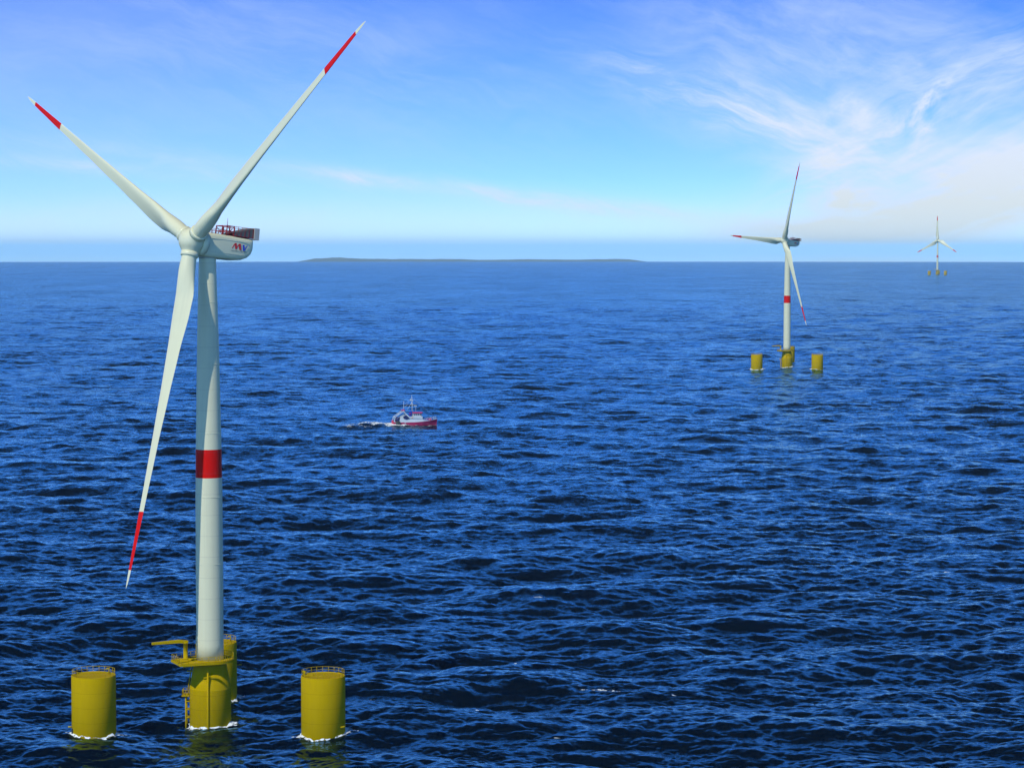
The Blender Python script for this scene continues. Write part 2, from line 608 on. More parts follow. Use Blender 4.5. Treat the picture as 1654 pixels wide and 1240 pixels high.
def sample(f, size, x, y):
    n = f.shape[0]
    a = (x / size * n) % n
    b_ = (y / size * n) % n
    i = np.floor(a).astype(np.int64); j = np.floor(b_).astype(np.int64)
    fa = a - i; fb = b_ - j
    i %= n; j %= n
    i1 = (i + 1) % n; j1 = (j + 1) % n
    return (f[j, i] * (1 - fa) + f[j, i1] * fa) * (1 - fb) + (f[j1, i] * (1 - fa) + f[j1, i1] * fa) * fb


def waves(x, y, spacing=0.0):
    z = np.zeros_like(x); ox = np.zeros_like(x); oy = np.zeros_like(x)
    for fields, size, lmin in TILES:
        wgt = np.clip((lmin * 1.5 / np.maximum(spacing, 1e-3) - 1.0) / 1.2, 0, 1)
        if np.max(wgt) <= 0:
            continue
        z += sample(fields[0], size, x, y) * wgt
        ox += sample(fields[1], size, x, y) * wgt * 0.85
        oy += sample(fields[2], size, x, y) * wgt * 0.85
    return z, ox, oy


def sea_z(x, y):
    z = waves(np.array([x], float), np.array([y], float), np.array([0.6]))[0]
    return float(z[0]) - (x * x + y * y) / (2 * EARTH)


def build_sea():
    # rows: even steps of dip angle, so every step is about a pixel wide from up here; real places, real heights
    dips = np.concatenate([np.linspace(1.2, 0.236, 60)[:-1], np.linspace(0.236, 0.0115, 1050)])
    a = 1 / (2 * EARTH)
    disc = np.maximum(dips ** 2 - 4 * a * CAM_H, 1e-7)
    dist = 2 * CAM_H / (dips + np.sqrt(disc))
    dist = np.concatenate([dist, np.geomspace(dist[-1] * 1.03, 52000, 30)])
    dd = np.gradient(dist)
    azs = np.concatenate([np.linspace(-0.95, -0.245, 70)[:-1], np.linspace(-0.245, 0.245, 1900), np.linspace(0.245, 0.95, 70)[1:]])
    da = np.gradient(azs)
    D, A = np.meshgrid(dist, azs, indexing='ij')
    S = np.maximum(np.meshgrid(dd, azs, indexing='ij')[0] * 0.55, D * np.meshgrid(dist, da, indexing='ij')[1])
    x = D * np.sin(A); y = D * np.cos(A)
    z, ox, oy = waves(x, y, S)
    x2, y2 = x + ox, y + oy
    z = z - (x * x + y * y) / (2 * EARTH)
    R_, C_ = D.shape
    co = np.stack([x2, y2, z], -1).astype(np.float32).reshape(-1)
    i = np.arange(R_ - 1)[:, None] * C_ + np.arange(C_ - 1)[None, :]
    quads = np.stack([i, i + 1, i + C_ + 1, i + C_], -1).reshape(-1, 4)
    quads = quads[:, ::-1] if True else quads
    nf = len(quads)
    me = bpy.data.meshes.new('sea')
    me.vertices.add(R_ * C_)
    me.vertices.foreach_set('co', co)
    me.loops.add(nf * 4)
    me.loops.foreach_set('vertex_index', quads.reshape(-1).astype(np.int32))
    me.polygons.add(nf)
    me.polygons.foreach_set('loop_start', np.arange(0, nf * 4, 4, dtype=np.int32))
    me.polygons.foreach_set('loop_total', np.full(nf, 4, dtype=np.int32))
    me.polygons.foreach_set('use_smooth', np.ones(nf, dtype=bool))
    me.materials.append(M_water)
    # how much of the small waves this part of the sheet is too coarse to carry: the material makes up for it
    lost = np.zeros_like(S)
    for (fields, size, lmin), sl in zip(TILES[1:], (0.105, 0.15, 0.13)):
        wg = np.clip((lmin * 1.5 / np.maximum(S, 1e-3) - 1.0) / 1.2, 0, 1)
        lost += sl ** 2 * (1 - wg ** 2)
    lost = np.sqrt(lost) / 0.232
    at = me.attributes.new('lost', 'FLOAT', 'POINT')
    at.data.foreach_set('value', lost.astype(np.float32).reshape(-1))
    me.update(calc_edges=True)
    if me.polygons[nf // 2].normal.z < 0:
        me.flip_normals()
    o = bpy.data.objects.new('sea', me)
    scene.collection.objects.link(o)
    tag(o, 'dark blue choppy open sea with small wind waves', 'sea', kind='structure')


build_sea()


# ------------------------------------------------------------------ wind turbine
def axis_frame(yaw, tilt):
    a = Vector((-math.sin(yaw) * math.cos(tilt), -math.cos(yaw) * math.cos(tilt), math.sin(tilt)))
    h = Vector((math.cos(yaw), -math.sin(yaw), 0))
    u_ = h.cross(a)
    if u_.z < 0:
        u_ = -u_
    return a, h, u_


def mat_from(x, y, z, loc):
    return Matrix(((x.x, y.x, z.x, loc.x), (x.y, y.y, z.y, loc.y), (x.z, y.z, z.z, loc.z), (0, 0, 0, 1)))


def blade_matrix(yaw, tilt, cone, phase, hub):
    a, h, u_ = axis_frame(yaw, tilt)
    d = math.cos(phase) * u_ + math.sin(phase) * h
    t = -math.sin(phase) * u_ + math.cos(phase) * h       # direction of motion: clockwise seen from the wind
    zc = (math.cos(cone) * d + math.sin(cone) * a).normalized()
    yc = (a - zc * a.dot(zc)).normalized()                # upwind
    return mat_from(-t, yc, zc, hub)


def lerp_tab(tab, s):
    for (a, va), (b_, vb) in zip(tab, tab[1:]):
        if s <= b_:
            f = (s - a) / (b_ - a)
            f = f * f * (3 - 2 * f) * 0.5 + f * 0.5
            return va + (vb - va) * f
    return tab[-1][1]


def blade_mesh():
    b = MB()
    chord = [(0.0, 2.95), (0.05, 2.95), (0.10, 3.45), (0.16, 4.2), (0.22, 4.15), (0.32, 3.35), (0.45, 2.65), (0.60, 2.0), (0.78, 1.42), (0.90, 1.0), (0.96, 0.75), (0.985, 0.48), (1.0, 0.06)]
    thick = [(0.0, 1.0), (0.045, 1.0), (0.10, 0.72), (0.16, 0.46), (0.25, 0.33), (0.45, 0.25), (0.75, 0.19), (1.0, 0.16)]
    twist = [(0.0, 24), (0.10, 21), (0.2, 15), (0.35, 9), (0.6, 4), (1.0, 0)]
    N, n = 70, 28
    vs, fs = [], []
    ss = [0.02 + 0.98 * (i / N) ** 1.0 for i in range(N + 1)]
    for s in ss:
        c = lerp_tab(chord, s); tk = lerp_tab(thick, s); tw = rad(lerp_tab(twist, s))
        round_ = max(0.0, min(1.0, (0.17 - s) / 0.125))
        round_ = round_ * round_ * (3 - 2 * round_)
        for j in range(n):
            an = 2 * math.pi * j / n
            # circle
            cx_, cy_ = 0.5 * c * math.cos(an), 0.5 * c * math.sin(an)
            # aerofoil: x from leading (+) to trailing (-)
            xx = 0.5 * (1 - math.cos(an))                 # 0 at leading edge
            yt = 5 * tk * (0.2969 * math.sqrt(xx) - 0.126 * xx - 0.3516 * xx ** 2 + 0.2843 * xx ** 3 - 0.1036 * xx ** 4)
            camb = 0.04 * 4 * xx * (1 - xx)
            ay = c * (yt * (1 if math.sin(an) >= 0 else -1) - camb * (1 - round_))
            ax = c * (0.30 - xx)
            px = ax * (1 - round_) + cx_ * round_
            py = ay * (1 - round_) + cy_ * round_
            ca, sa = math.cos(tw), math.sin(tw)
            vs.append((-(px * ca - py * sa), px * sa + py * ca, s * L_BLADE))
    for i in range(N):
        for j in range(n):
            fs.append((i * n + j, (i + 1) * n + j, (i + 1) * n + (j + 1) % n, i * n + (j + 1) % n))
    b.add(vs, fs, 0, True)
    b.add([vs[N * n + j] for j in range(n)], [list(range(n))], 0)
    return b


def hub_mesh(cone):
    """spinner: x = rotor axis (upwind), blades in the y-z plane at 0/120/240 from +z"""
    b = MB()
    nu, nv = 72, 44
    vs, fs = [], []
    bd = [Vector((math.sin(cone), math.cos(cone) * math.sin(k * 2 * math.pi / 3), math.cos(cone) * math.cos(k * 2 * math.pi / 3))) for k in range(3)]
    for i in range(nv + 1):
        th = math.pi * i / nv
        for j in range(nu):
            ph = 2 * math.pi * j / nu
            d = Vector((math.cos(th), math.sin(th) * math.sin(ph), math.sin(th) * math.cos(ph)))
            r_ = 2.55 + 0.10 * max(0, d.x)
            bump = max(math.exp(-(d.angle(k) / 0.62) ** 4) if d.length > 0 else 0 for k in bd)
            r_ += 0.62 * bump
            p = d * r_
            p.x = max(p.x, -2.1)
            vs.append(p)
    for i in range(nv):
        for j in range(nu):
            fs.append((i * nu + j, (i + 1) * nu + j, (i + 1) * nu + (j + 1) % nu, i * nu + (j + 1) % nu))
    b.add(vs, fs, 0, True)
    return b


def collar_mesh(zd):
    b = MB()
    M = Vector((0, 0, 1)).rotation_difference(zd).to_matrix().to_4x4()
    b.lathe([(1.72, 2.2), (1.74, 3.02), (1.66, 3.12), (1.50, 3.13)], 48, 0, M)
    return b


def nacelle_mesh():
    """x = toward hub, z up; origin on the tower axis at the nacelle's mid height"""
    b = MB()
    st = [(2.9, 1.7, -1.85, 1.85), (2.6, 2.15, -2.25, 2.2), (1.2, 2.42, -2.45, 2.40), (-2.0, 2.5, -2.5, 2.36), (-5.5, 2.48, -2.45, 2.22), (-7.0, 2.42, -2.25, 2.16),
          (-8.2, 2.34, -1.75, 2.10), (-8.9, 2.22, -1.1, 2.04), (-9.25, 2.05, -0.4, 1.96), (-9.35, 1.85, 0.1, 1.8)]
    n = 40
    vs, fs = [], []
    for x, hw, zb, zt in st:
        zc, hh = (zb + zt) / 2, (zt - zb) / 2
        for j in range(n):
            a = 2 * math.pi * j / n
            e = 0.36
            cy_ = math.copysign(abs(math.cos(a)) ** e, math.cos(a))
            cz_ = math.copysign(abs(math.sin(a)) ** e, math.sin(a))
            vs.append((x, hw * cy_, zc + hh * cz_))
    k = len(st)
    for i in range(k - 1):
        for j in range(n):
            fs.append((i * n + j, i * n + (j + 1) % n, (i + 1) * n + (j + 1) % n, (i + 1) * n + j))
    b.add(vs, fs, 0, True)
    b.add(vs[:n], [list(range(n))[::-1]], 0)
    b.add(vs[-n:], [list(range(n))], 0)
    return b


def rail_on(b, pts, h, r, mid=True, closed=False, step=None, mat=0):
    pts = [Vector(p) for p in pts]
    up = Vector((0, 0, h))
    b.tube([p + up for p in pts], r, 6, mat, closed)
    if mid:
        b.tube([p + up * 0.5 for p in pts], r * 0.8, 6, mat, closed)
    segs = list(zip(pts, pts[1:] + ([pts[0]] if closed else [])))
    if not closed:
        segs = segs[:len(pts) - 1]
    if step is None:
        for p in pts:
            b.tube([p, p + up], r, 6, mat)
    else:
        for p, q in segs:
            k = max(1, round((q - p).length / step))
            for i in range(k + (0 if closed else 1)):
                pp = p.lerp(q, i / k)
                b.tube([pp, pp + up], r, 6, mat)
    return b


def text_mesh(body, size):
    cu = bpy.data.curves.new('lettering', 'FONT')
    cu.body = body
    cu.size = size
    cu.extrude = 0.004
    to = bpy.data.objects.new('lettering', cu)
    scene.collection.objects.link(to)
    dg = bpy.context.evaluated_depsgraph_get()
    me = bpy.data.meshes.new_from_object(to.evaluated_get(dg))
    bpy.data.objects.remove(to)
    bpy.data.curves.remove(cu)
    return me


HUB_Z = 94.5
NAC_Z = 93.75
BASE_YAW = rad(49.8)


def place_rotor(root, yaw, rtilt, cone, phase, hub, ntilt=rad(6)):
    blades = [c for c in root.children if c.name.split('.')[0] == 'blade']
    for k, bl in enumerate(blades):
        bl.matrix_local = blade_matrix(yaw, rtilt, cone, phase + k * 2 * math.pi / 3, hub)
    a, h, u_ = axis_frame(yaw, rtilt)
    for c in root.children:
        nm = c.name.split('.')[0]
        if nm == 'hub':
            zc = math.cos(phase) * u_ + math.sin(phase) * h
            yc = -math.sin(phase) * u_ + math.cos(phase) * h
            c.matrix_local = mat_from(a, yc, zc, hub)
        if nm == 'nacelle':
            an, hn, un = axis_frame(yaw, ntilt)
            c.matrix_local = mat_from(an, hn, un, Vector((0, 0, NAC_Z)))


def make_turbine():
    root = empty('wind_turbine')
    # --- tower
    t = MB()
    prof = [(2.66, 12.4), (2.66, 30.0), (2.62, 45.0), (2.52, 53.0), (2.38, 60.0), (2.24, 68.0), (2.08, 76.0), (1.92, 82.0), (1.78, 87.0), (1.66, 91.4)]
    fine = []
    for (r0, z0), (r1, z1) in zip(prof, prof[1:]):
        for i in range(6):
            fine.append((r0 + (r1 - r0) * i / 6, z0 + (z1 - z0) * i / 6))
    fine.append(prof[-1])
    t.lathe(fine, 72)
    tower = t.build('tower', M_tower, root)
    d = MB()
    rim = []
    for i in range(28):
        a = 2 * math.pi * i / 28
        yy, zz_ = 0.55 * math.cos(a), 1.15 * math.copysign(abs(math.sin(a)) ** 0.8, math.sin(a))
        an = rad(205) + yy / 2.66
        rim.append((2.68 * math.cos(an), 2.68 * math.sin(an), 16.2 + zz_))
    d.tube(rim, 0.06, 6, 0, closed=True)
    d.build('door', M_white, tower)
    for zf in (31.3, 44.5, 57.0, 70.5, 82.6):
        r_ = next(r0 + (r1 - r0) * (zf - z0) / (z1 - z0) for (r0, z0), (r1, z1) in zip(prof, prof[1:]) if z0 <= zf <= z1)
        fl = MB().lathe([(r_ - 0.05, zf - 0.06), (r_ + 0.035, zf - 0.05), (r_ + 0.035, zf + 0.05), (r_ - 0.05, zf + 0.06)], 72, 0, None, False, False)
        fl.build('flange_ring', M_white, tower)
    yb = MB().lathe([(1.72, 91.2), (1.72, 91.75), (1.6, 91.78)], 64, 0)
    yb.build('yaw_bearing', M_grey, tower)
    # --- column in the water
    c = MB()
    c.lathe([(4.06, -12.0), (4.06, 6.75), (4.06, 6.9)], 80)
    c.lathe([(4.06, 6.9), (3.12, 11.85)], 80, 0, None, False, True)
    col = c.build('foundation_column', M_yellow, root)
    j = MB()
    j.tube([(0.05, -4.30, -8), (0.05, -4.30, 10.4)], 0.17, 10)
    j.beam((-0.85, -3.75, 9.35), (2.6, -3.55, 9.35), 0.30, 0.26)
    j.beam((0.05, -4.3, 3.0), (0.05, -3.9, 3.0), 0.2, 0.2)
    j.beam((0.05, -4.3, 6.2), (0.05, -3.9, 6.2), 0.2, 0.2)
    j.build('cable_pipe', M_yellow, col)
    ld = MB()
    for yy in (-0.75, 0.75):
        ld.tube([(-4.75, yy, -4), (-4.75, yy, 5.2)], 0.14, 8)
        for z_ in (0.9, 2.5, 4.1):
            ld.tube([(-4.75, yy, z_), (-3.9, yy * 0.9, z_)], 0.12, 8)
    for z_ in (0.9, 2.5, 4.1):
        ld.tube([(-4.75, -0.75, z_), (-4.75, 0.75, z_)], 0.10, 8)
    ld.build('boat_landing', M_yrail, col)
    lp = MB()
    lp.box((-4.75, 0, 5.3), (1.5, 2.4, 0.26))
    rail_on(lp, [(-4.1, -1.15, 5.4), (-5.4, -1.15, 5.4), (-5.4, 1.15, 5.4), (-4.1, 1.15, 5.4)], 1.05, 0.045, True, False, 0.6)
    lp.build('landing_platform', M_yrail, col)
    ul = MB()
    for yy in (-0.35, 0.35):
        ul.tube([(-4.3, yy, 5.4), (-4.3, yy, 7.0), (-3.45, yy, 12.0)], 0.07, 6)
    for i in range(18):
        z_ = 5.7 + i * 0.36
        xx = -4.3 if z_ < 7 else -4.3 + (z_ - 7) * 0.17
        ul.tube([(xx, -0.35, z_), (xx, 0.35, z_)], 0.04, 5)
    ul.beam((-3.2, 0, 10.0), (-4.55, 0, 10.0), 0.7, 0.14)
    ul.build('ladder', M_yrail, col)
    # --- deck
    DZ = 12.0
    pts = []
    P1, P2 = (-7.6, -1.0), (-4.9, -6.9)
    n = 30
    a0 = math.atan2(P2[1], P2[0]); a1 = math.atan2(P1[1], P1[0]) + 2 * math.pi
    r_ = 4.75
    # arc from the tangent near P2 round the right and the back to the tangent near P1
    def tang(p, sgn):
        dd = math.hypot(*p); return math.atan2(p[1], p[0]) + sgn * math.acos(r_ / dd)
    s0, s1 = tang(P2, 1), tang(P1, -1)
    while s1 < s0:
        s1 += 2 * math.pi
    for i in range(n + 1):
        a = s0 + (s1 - s0) * i / n
        pts.append((r_ * math.cos(a), r_ * math.sin(a)))
    pts += [P1, P2]
    k = MB().prism(pts, DZ, DZ + 0.42)
    for p in (P1, P2):        # girders under the wing of the deck
        k.beam((p[0] * 0.9, p[1] * 0.9, DZ - 0.12), (p[0] * 0.3, p[1] * 0.3, DZ - 0.35), 0.25, 0.3)
    deck = k.build('work_platform', M_yellow, root)
    rl = MB()
    inset = [Vector((x * 0.97, y * 0.97, DZ + 0.42)) for x, y in pts]
    rail_on(rl, inset, 1.08, 0.045, True, True, 1.25)
    for zz_ in (DZ + 0.50,):
        rl.tube([p + Vector((0, 0, 0.12)) for p in inset], 0.05, 5, 0, True)
    rl.build('railing', M_yrail, deck)
    ht = MB().lathe([(0.75, DZ + 0.42), (0.75, DZ + 0.55), (0.6, DZ + 0.6)], 24, 0, Matrix.Translation((-3.4, -0.9, 0)))
    ht.build('hatch', M_yellow, deck)
    # --- crane
    cr = MB()
    cb = (-4.75, -0.6)
    cr.lathe([(0.62, DZ + 0.42), (0.62, DZ + 0.6), (0.44, DZ + 0.62), (0.44, DZ + 3.55), (0.5, DZ + 3.55), (0.5, DZ + 3.9)], 24, 0, Matrix.Translation((cb[0], cb[1], 0)))
    crane = cr.build('crane', M_yellow, root)
    bm_ = MB()
    zt = DZ + 3.85
    dirv = Vector((-6.3, -2.2, 0))
    kn = Vector((cb[0], cb[1], zt)) + dirv * 0.20 + Vector((0, 0, 0.22))
    bm_.beam((cb[0] + 0.45, cb[1] + 0.16, zt), kn, 0.75, 0.55, 0, 0.7, 0.62)
    bm_.beam(kn, Vector((cb[0], cb[1], zt + 0.02)) + dirv, 0.7, 0.62, 0, 0.5, 0.42)
    bm_.build('boom', M_yellow, crane)
    # --- nacelle
    nac = nacelle_mesh().build('nacelle', M_white, root)
    # frame under the roof line
    top = 2.2
    rr = MB()
    rail_on(rr, [(2.0, 1.7, 2.28), (-2.9, 1.9, 2.2)], 1.0, 0.055, True, False, 0.8)
    rail_on(rr, [(2.0, -1.7, 2.28), (-2.9, -1.9, 2.2)], 1.0, 0.055, True, False, 0.8)
    rail_on(rr, [(2.0, 1.7, 2.28), (2.0, -1.7, 2.28)], 1.0, 0.055, True, False, 0.8)
    rr.build('roof_railing', M_redrail, nac)
    cg = MB()
    for x in (-3.0, -4.7):
        for y in (1.9, 0.3, -1.9):
            cg.beam((x, y, 2.1), (x, y, 4.15), 0.16, 0.16, up=(0, 1, 0))
    for z_ in (3.1, 4.12):
        for y in (1.9, -1.9):
            cg.beam((-3.0, y, z_), (-4.7, y, z_), 0.14, 0.14)
        for x in (-3.0, -4.7):
            cg.beam((x, 1.9, z_), (x, -1.9, z_), 0.14, 0.14)
    for y in (1.9, -1.9):
        cg.beam((-3.0, y, 2.2), (-4.7, y, 4.1), 0.09, 0.09)
        cg.beam((-4.7, y, 2.2), (-3.0, y, 4.1), 0.09, 0.09)
    cg.tube([(-3.0, 1.9, 4.1), (-3.0, 1.9, 5.6)], [0.07, 0.03], 6)
    cg.build('antenna_cage', M_redrail, nac)
    cg = MB()
    cg.tube([(1.4, 1.7, 3.2), (1.4, 1.7, 4.25)], 0.05, 6)
    cg.tube([(1.7, 1.7, 4.15), (1.1, 1.7, 4.15)], 0.04, 6)
    cg.tube([(1.7, 1.7, 4.15), (1.7, 1.7, 4.45)], 0.06, 6)
    cg.tube([(1.1, 1.7, 4.15), (1.1, 1.7, 4.45)], 0.06, 6)
    cg.build('wind_sensor', M_redrail, nac)
    lm = MB().lathe([(0.16, 2.95), (0.2, 3.1), (0.16, 3.3), (0.05, 3.38)], 12, 0, Matrix.Translation((-3.85, 1.6, 0)))
    lm.build('warning_lamp', M_lamp, nac)
    pf = MB()
    pf.box((-7.2, 0, 2.32), (4.9, 4.1, 0.12))
    for y in (2.02, -2.02):      # sloping side cheeks
        s_ = 1 if y > 0 else -1
        vs = [(-4.8, y, 2.3), (-9.3, y, 2.3), (-9.3, y, 4.1), (-4.8, y, 2.75)]
        vs2 = [(x, yy - 0.08 * s_, z_) for x, yy, z_ in vs]
        pf.add(vs + vs2, [(0, 1, 2, 3), (7, 6, 5, 4), (0, 4, 5, 1), (1, 5, 6, 2), (2, 6, 7, 3), (3, 7, 4, 0)], 1)
        for i in range(5):
            x = -5.3 - i * 0.95
            pf.beam((x, y + 0.05 * s_, 2.3), (x, y + 0.05 * s_, 2.75 + (-4.8 - x) * 0.30), 0.10, 0.07, 0, up=(0, 1, 0))
    pf.box((-7.1, 0, 3.6), (4.4, 3.7, 0.1), 1, Matrix.Translation((-7.1, 0, 3.5)) @ Matrix.Rotation(rad(17), 4, 'Y') @ Matrix.Translation((7.1, 0, -3.6)))
    pf.build('cooler_frame', [M_redrail, M_slat], nac)
    cw = MB()
    cw.box((-9.9, 0, 3.15), (1.15, 4.5, 2.3))
    cw.box((-9.2, 0, 2.1), (1.9, 4.0, 0.25))
    cw.build('cooler_box', M_grey, nac)
    for y in (1.98, -1.98):
        hr = MB().tube([(-4.7, y, 4.12), (-9.4, y, 4.12)], 0.05, 6)
        for i in range(6):
            x = -4.7 - i * 0.92
            hr.tube([(x, y, 2.4), (x, y, 4.12)], 0.045, 6)
        hr.build('roof_rail', M_redrail, nac)
    # logo on the side that faces the camera and on the far side
    SY = 2.497
    def side_shape(poly, s_):       # poly in (along, up) metres, along = toward the rear
        vs = []
        for off in (0.012, 0.03):
            for a_, z_ in poly:
                vs.append((-a_, s_ * (SY + off), z_))
        n_ = len(poly)
        fs = [list(range(n_)), list(range(n_, 2 * n_))[::-1]] + [(i, (i + 1) % n_, n_ + (i + 1) % n_, n_ + i) for i in range(n_)]
        return vs, fs
    lg_m, lg_v = MB(), MB()
    strokes_m = [[(4.05, 0.08), (4.25, 0.10), (4.95, 1.12), (4.70, 1.10)],                       # thin up stroke
                 [(4.72, 1.12), (5.14, 1.16), (5.28, -0.06), (4.86, -0.02)],                      # heavy down stroke
                 [(5.10, 0.22), (5.30, 0.14), (5.92, 1.08), (5.66, 1.06)],
                 [(5.66, 1.08), (6.10, 1.12), (6.30, -0.14), (5.84, -0.10)]]
    strokes_v = [[(6.55, 0.94), (7.0, 0.98), (7.08, -0.20), (6.72, -0.22)],
                 [(6.92, -0.20), (7.12, -0.14), (7.82, 0.96), (7.58, 0.90)]]
    for p in strokes_m:
        lg_m.add(*side_shape([(a_, z_ - 0.25) for a_, z_ in p], NEAR))
    for p in strokes_v:
        lg_v.add(*side_shape([(a_, z_ - 0.25) for a_, z_ in p], NEAR))
    lg_m.build('logo_letter', M_logo_red, nac)
    lg_v.build('logo_letter', M_logo_blue, nac)
    for s_ in (NEAR,):
        me = text_mesh('MECKLENBURG VORPOMMERN', 0.255)
        me.materials.append(M_logo_grey)
        o = bpy.data.objects.new('lettering', me)
        scene.collection.objects.link(o)
        o.parent = nac
        # letters run toward the rear (-x), up = z
        o.matrix_local = mat_from(Vector((-1, 0, 0)), Vector((0, 0, 1)), Vector((0, s_, 0)), Vector((-3.95, s_ * (SY + 0.02), -0.72)))
    # panel joints on the nacelle sides
    for s_ in (1, -1):
        for q in (((1.0, s_ * 2.47, 1.25), (-8.0, s_ * 2.47, 1.25)), ((1.0, s_ * 2.47, -1.35), (-7.2, s_ * 2.47, -1.35))):
            MB().beam(*q, 0.10, 0.03).build('panel_joint', M_grey, nac)
    # --- hub and blades
    cone = rad(5.65)
    hub = hub_mesh(cone).build('hub', M_white, root)
    for kk in range(3):
        a = kk * 2 * math.pi / 3
        collar_mesh(Vector((math.sin(cone), math.cos(cone) * math.sin(a), math.cos(cone) * math.cos(a)))).build('blade_collar', M_white, hub)
    bf = MB().lathe([(2.25, -2.6), (2.5, -2.55), (2.62, -1.9), (2.5, -1.2)], 64, 0, Matrix.Rotation(math.pi / 2, 4, 'Y'))
    bf.build('hub_skirt', M_white, hub)
    b0 = blade_mesh().build('blade', M_blade, root)
    for kk in range(2):
        b1 = b0.copy()
        scene.collection.objects.link(b1)
        b1.parent = root
    return root


NEAR = 1      # nacelle local +y side faces the camera
turb = make_turbine()
# foremost turbine
p1 = on_sea(340, 1164.5)
turb.location = (p1.x, p1.y, p1.z)
hub1 = ray(310.4, 389.3) * (p1.y - 3.4) + Vector((0, 0, CAM_H)) - p1
place_rotor(turb, BASE_YAW, rad(9.9), rad(5.65), rad(56.18), hub1, rad(6))
tag(turb, 'large white wind turbine in front, red banded tower on a yellow column with crane', 'wind turbine', 'offshore wind turbines')
az1 = math.atan2(p1.x, p1.y)


def second(px, py, sc, hubpx, yaw_abs, rtilt, phase, label, broad=1.0):
    p = on_sea(px, py)
    t = copy_tree(turb)
    dz_ = math.atan2(p.x, p.y) - az1
    t.location = p
    t.rotation_euler = (0, 0, -dz_)
    t.scale = (sc, sc, sc)
    off = ray(*hubpx) * (p.y - 3.4 * sc) + Vector((0, 0, CAM_H)) - p
    hub = Matrix.Rotation(dz_, 3, 'Z') @ off / sc
    place_rotor(t, yaw_abs - dz_, rtilt, rad(4.2), phase, hub, rad(6))
    for c in t.children:
        if c.name.split('.')[0] == 'blade':
            c.scale = (broad * c.scale[0], broad * c.scale[1], 1.03 * c.scale[2])
    tag(t, label, 'wind turbine', 'offshore wind turbines')
    return t


second(1271, 592.5, 1.043, (1266.2, 388.5), rad(64.5), rad(-5.5), rad(33.9), 'mid-distance white wind turbine with one blade pointing left, standing beyond the boat', 1.25)
second(1514, 443.6, 1.355, (1514.8, 388), rad(33), rad(1.5), rad(0.0), 'smallest white wind turbine far off near the horizon, one blade straight up', 2.4)


# ------------------------------------------------------------------ yellow floats
def make_float(kind):
    root = empty('steel_float')
    h_ = MB()
    h_.lathe([(4.22, -12.0), (4.22, 11.45), (4.16, 11.58), (3.98, 11.58), (3.95, 11.45)], 88, 0, None, True, True)
    h_.build('tank_shell', M_yellow, root)
    r_ = MB()
    n = 22
    ring = [(4.05 * math.cos(2 * math.pi * i / n), 4.05 * math.sin(2 * math.pi * i / n), 11.5) for i in range(n)]
    rail_on(r_, ring, 1.1, 0.04, True, True, None)
    r_.build('railing', M_yrail, root)
    if kind == 0:
        g_ = MB().tube([(2.7, 2.2, 11.4), (2.7, 2.2, 12.2)] + [(2.45 + 0.25 * math.cos(a), 2.2, 12.2 + 0.28 * math.sin(a)) for a in (0.5, 1.2, 1.9, 2.6)] + [(2.15, 2.2, 12.15)], 0.11, 8)
        g_.build('vent_pipe', M_yrail, root)
        s_ = MB().tube([(-4.0, -1.1, 1.75), (-4.75, -1.35, 1.85)], 0.15, 10)
        s_.build('bollard', M_yrail, root)
        s2 = MB().tube([(4.0, 1.2, 6.6), (5.05, 1.5, 6.6)], 0.11, 10)
        s2.build('mooring_arm', M_yrail, root)
        bx = MB().box((-3.90, -1.85, 1.05), (0.30, 0.45, 1.0), 0, None)  # dark box modelled in place of the shadow beside the pipe stub
        bx.build('stub_shadow_box', M_dark, root)
    else:
        e = MB()
        e.box((-3.55, -0.6, 12.0), (0.45, 0.5, 1.1))
        e.box((-3.1, -0.6, 11.6), (0.7, 0.4, 0.3))
        e.build('davit', M_yellow, root)
        s_ = MB().tube([(3.6, -2.2, 2.0), (4.45, -2.35, 2.2)], 0.15, 10)
        s_.build('bollard', M_yrail, root)
        for (x, y, sx) in ((-0.3, -0.7, 0.5), (-2.4, 0.3, 0.9)):
            MB().box((x, y, 11.55), (sx, 0.55, 0.22)).build('hatch', M_yrail, root)
    return root


fa = make_float(0)
fb = make_float(1)
FG = 'yellow floats around the wind turbines'
slots = [
    (fa, (152, 1186.0), 1.0, 'front yellow float at lower left with dark box for a shadow low on its side'),
    (fb, (522.3, 1187.0), 1.0, 'front yellow float with railing right of the large turbine column'),
    (fa, (350, 1125.5), 1.0, 'yellow float half hidden behind the large turbine column'),
    (fa, (1222.3, 598.3), 1.043, 'distant yellow float left of the mid-distance turbine'),
    (fb, (1320, 598.6), 1.043, 'distant yellow float right of the mid-distance turbine'),
    (fb, (1275.0, 583.3), 1.043, 'distant yellow float behind the mid-distance turbine column'),
    (fa, (1501.0, 444.4), 1.355, 'tiny yellow float left of the farthest turbine'),
    (fb, (1527.0, 444.4), 1.355, 'tiny yellow float right of the farthest turbine'),
    (fb, (1515.7, 443.2), 1.355, 'tiny yellow float right behind the farthest turbine column'),
]
used = set()
float_pos = []
for src, (px, py), sc, lab in slots:
    o = src if src.name not in used and src in (fa, fb) and id(src) not in used else copy_tree(src)
    used.add(id(src))
    p = on_sea(px, py)
    o.location = p
    o.scale = (sc, sc, sc)
    o.rotation_euler = (0, 0, -(math.atan2(p.x, p.y) - az1))
    tag(o, lab, 'float', FG)
    float_pos.append((p, 4.22 * sc))


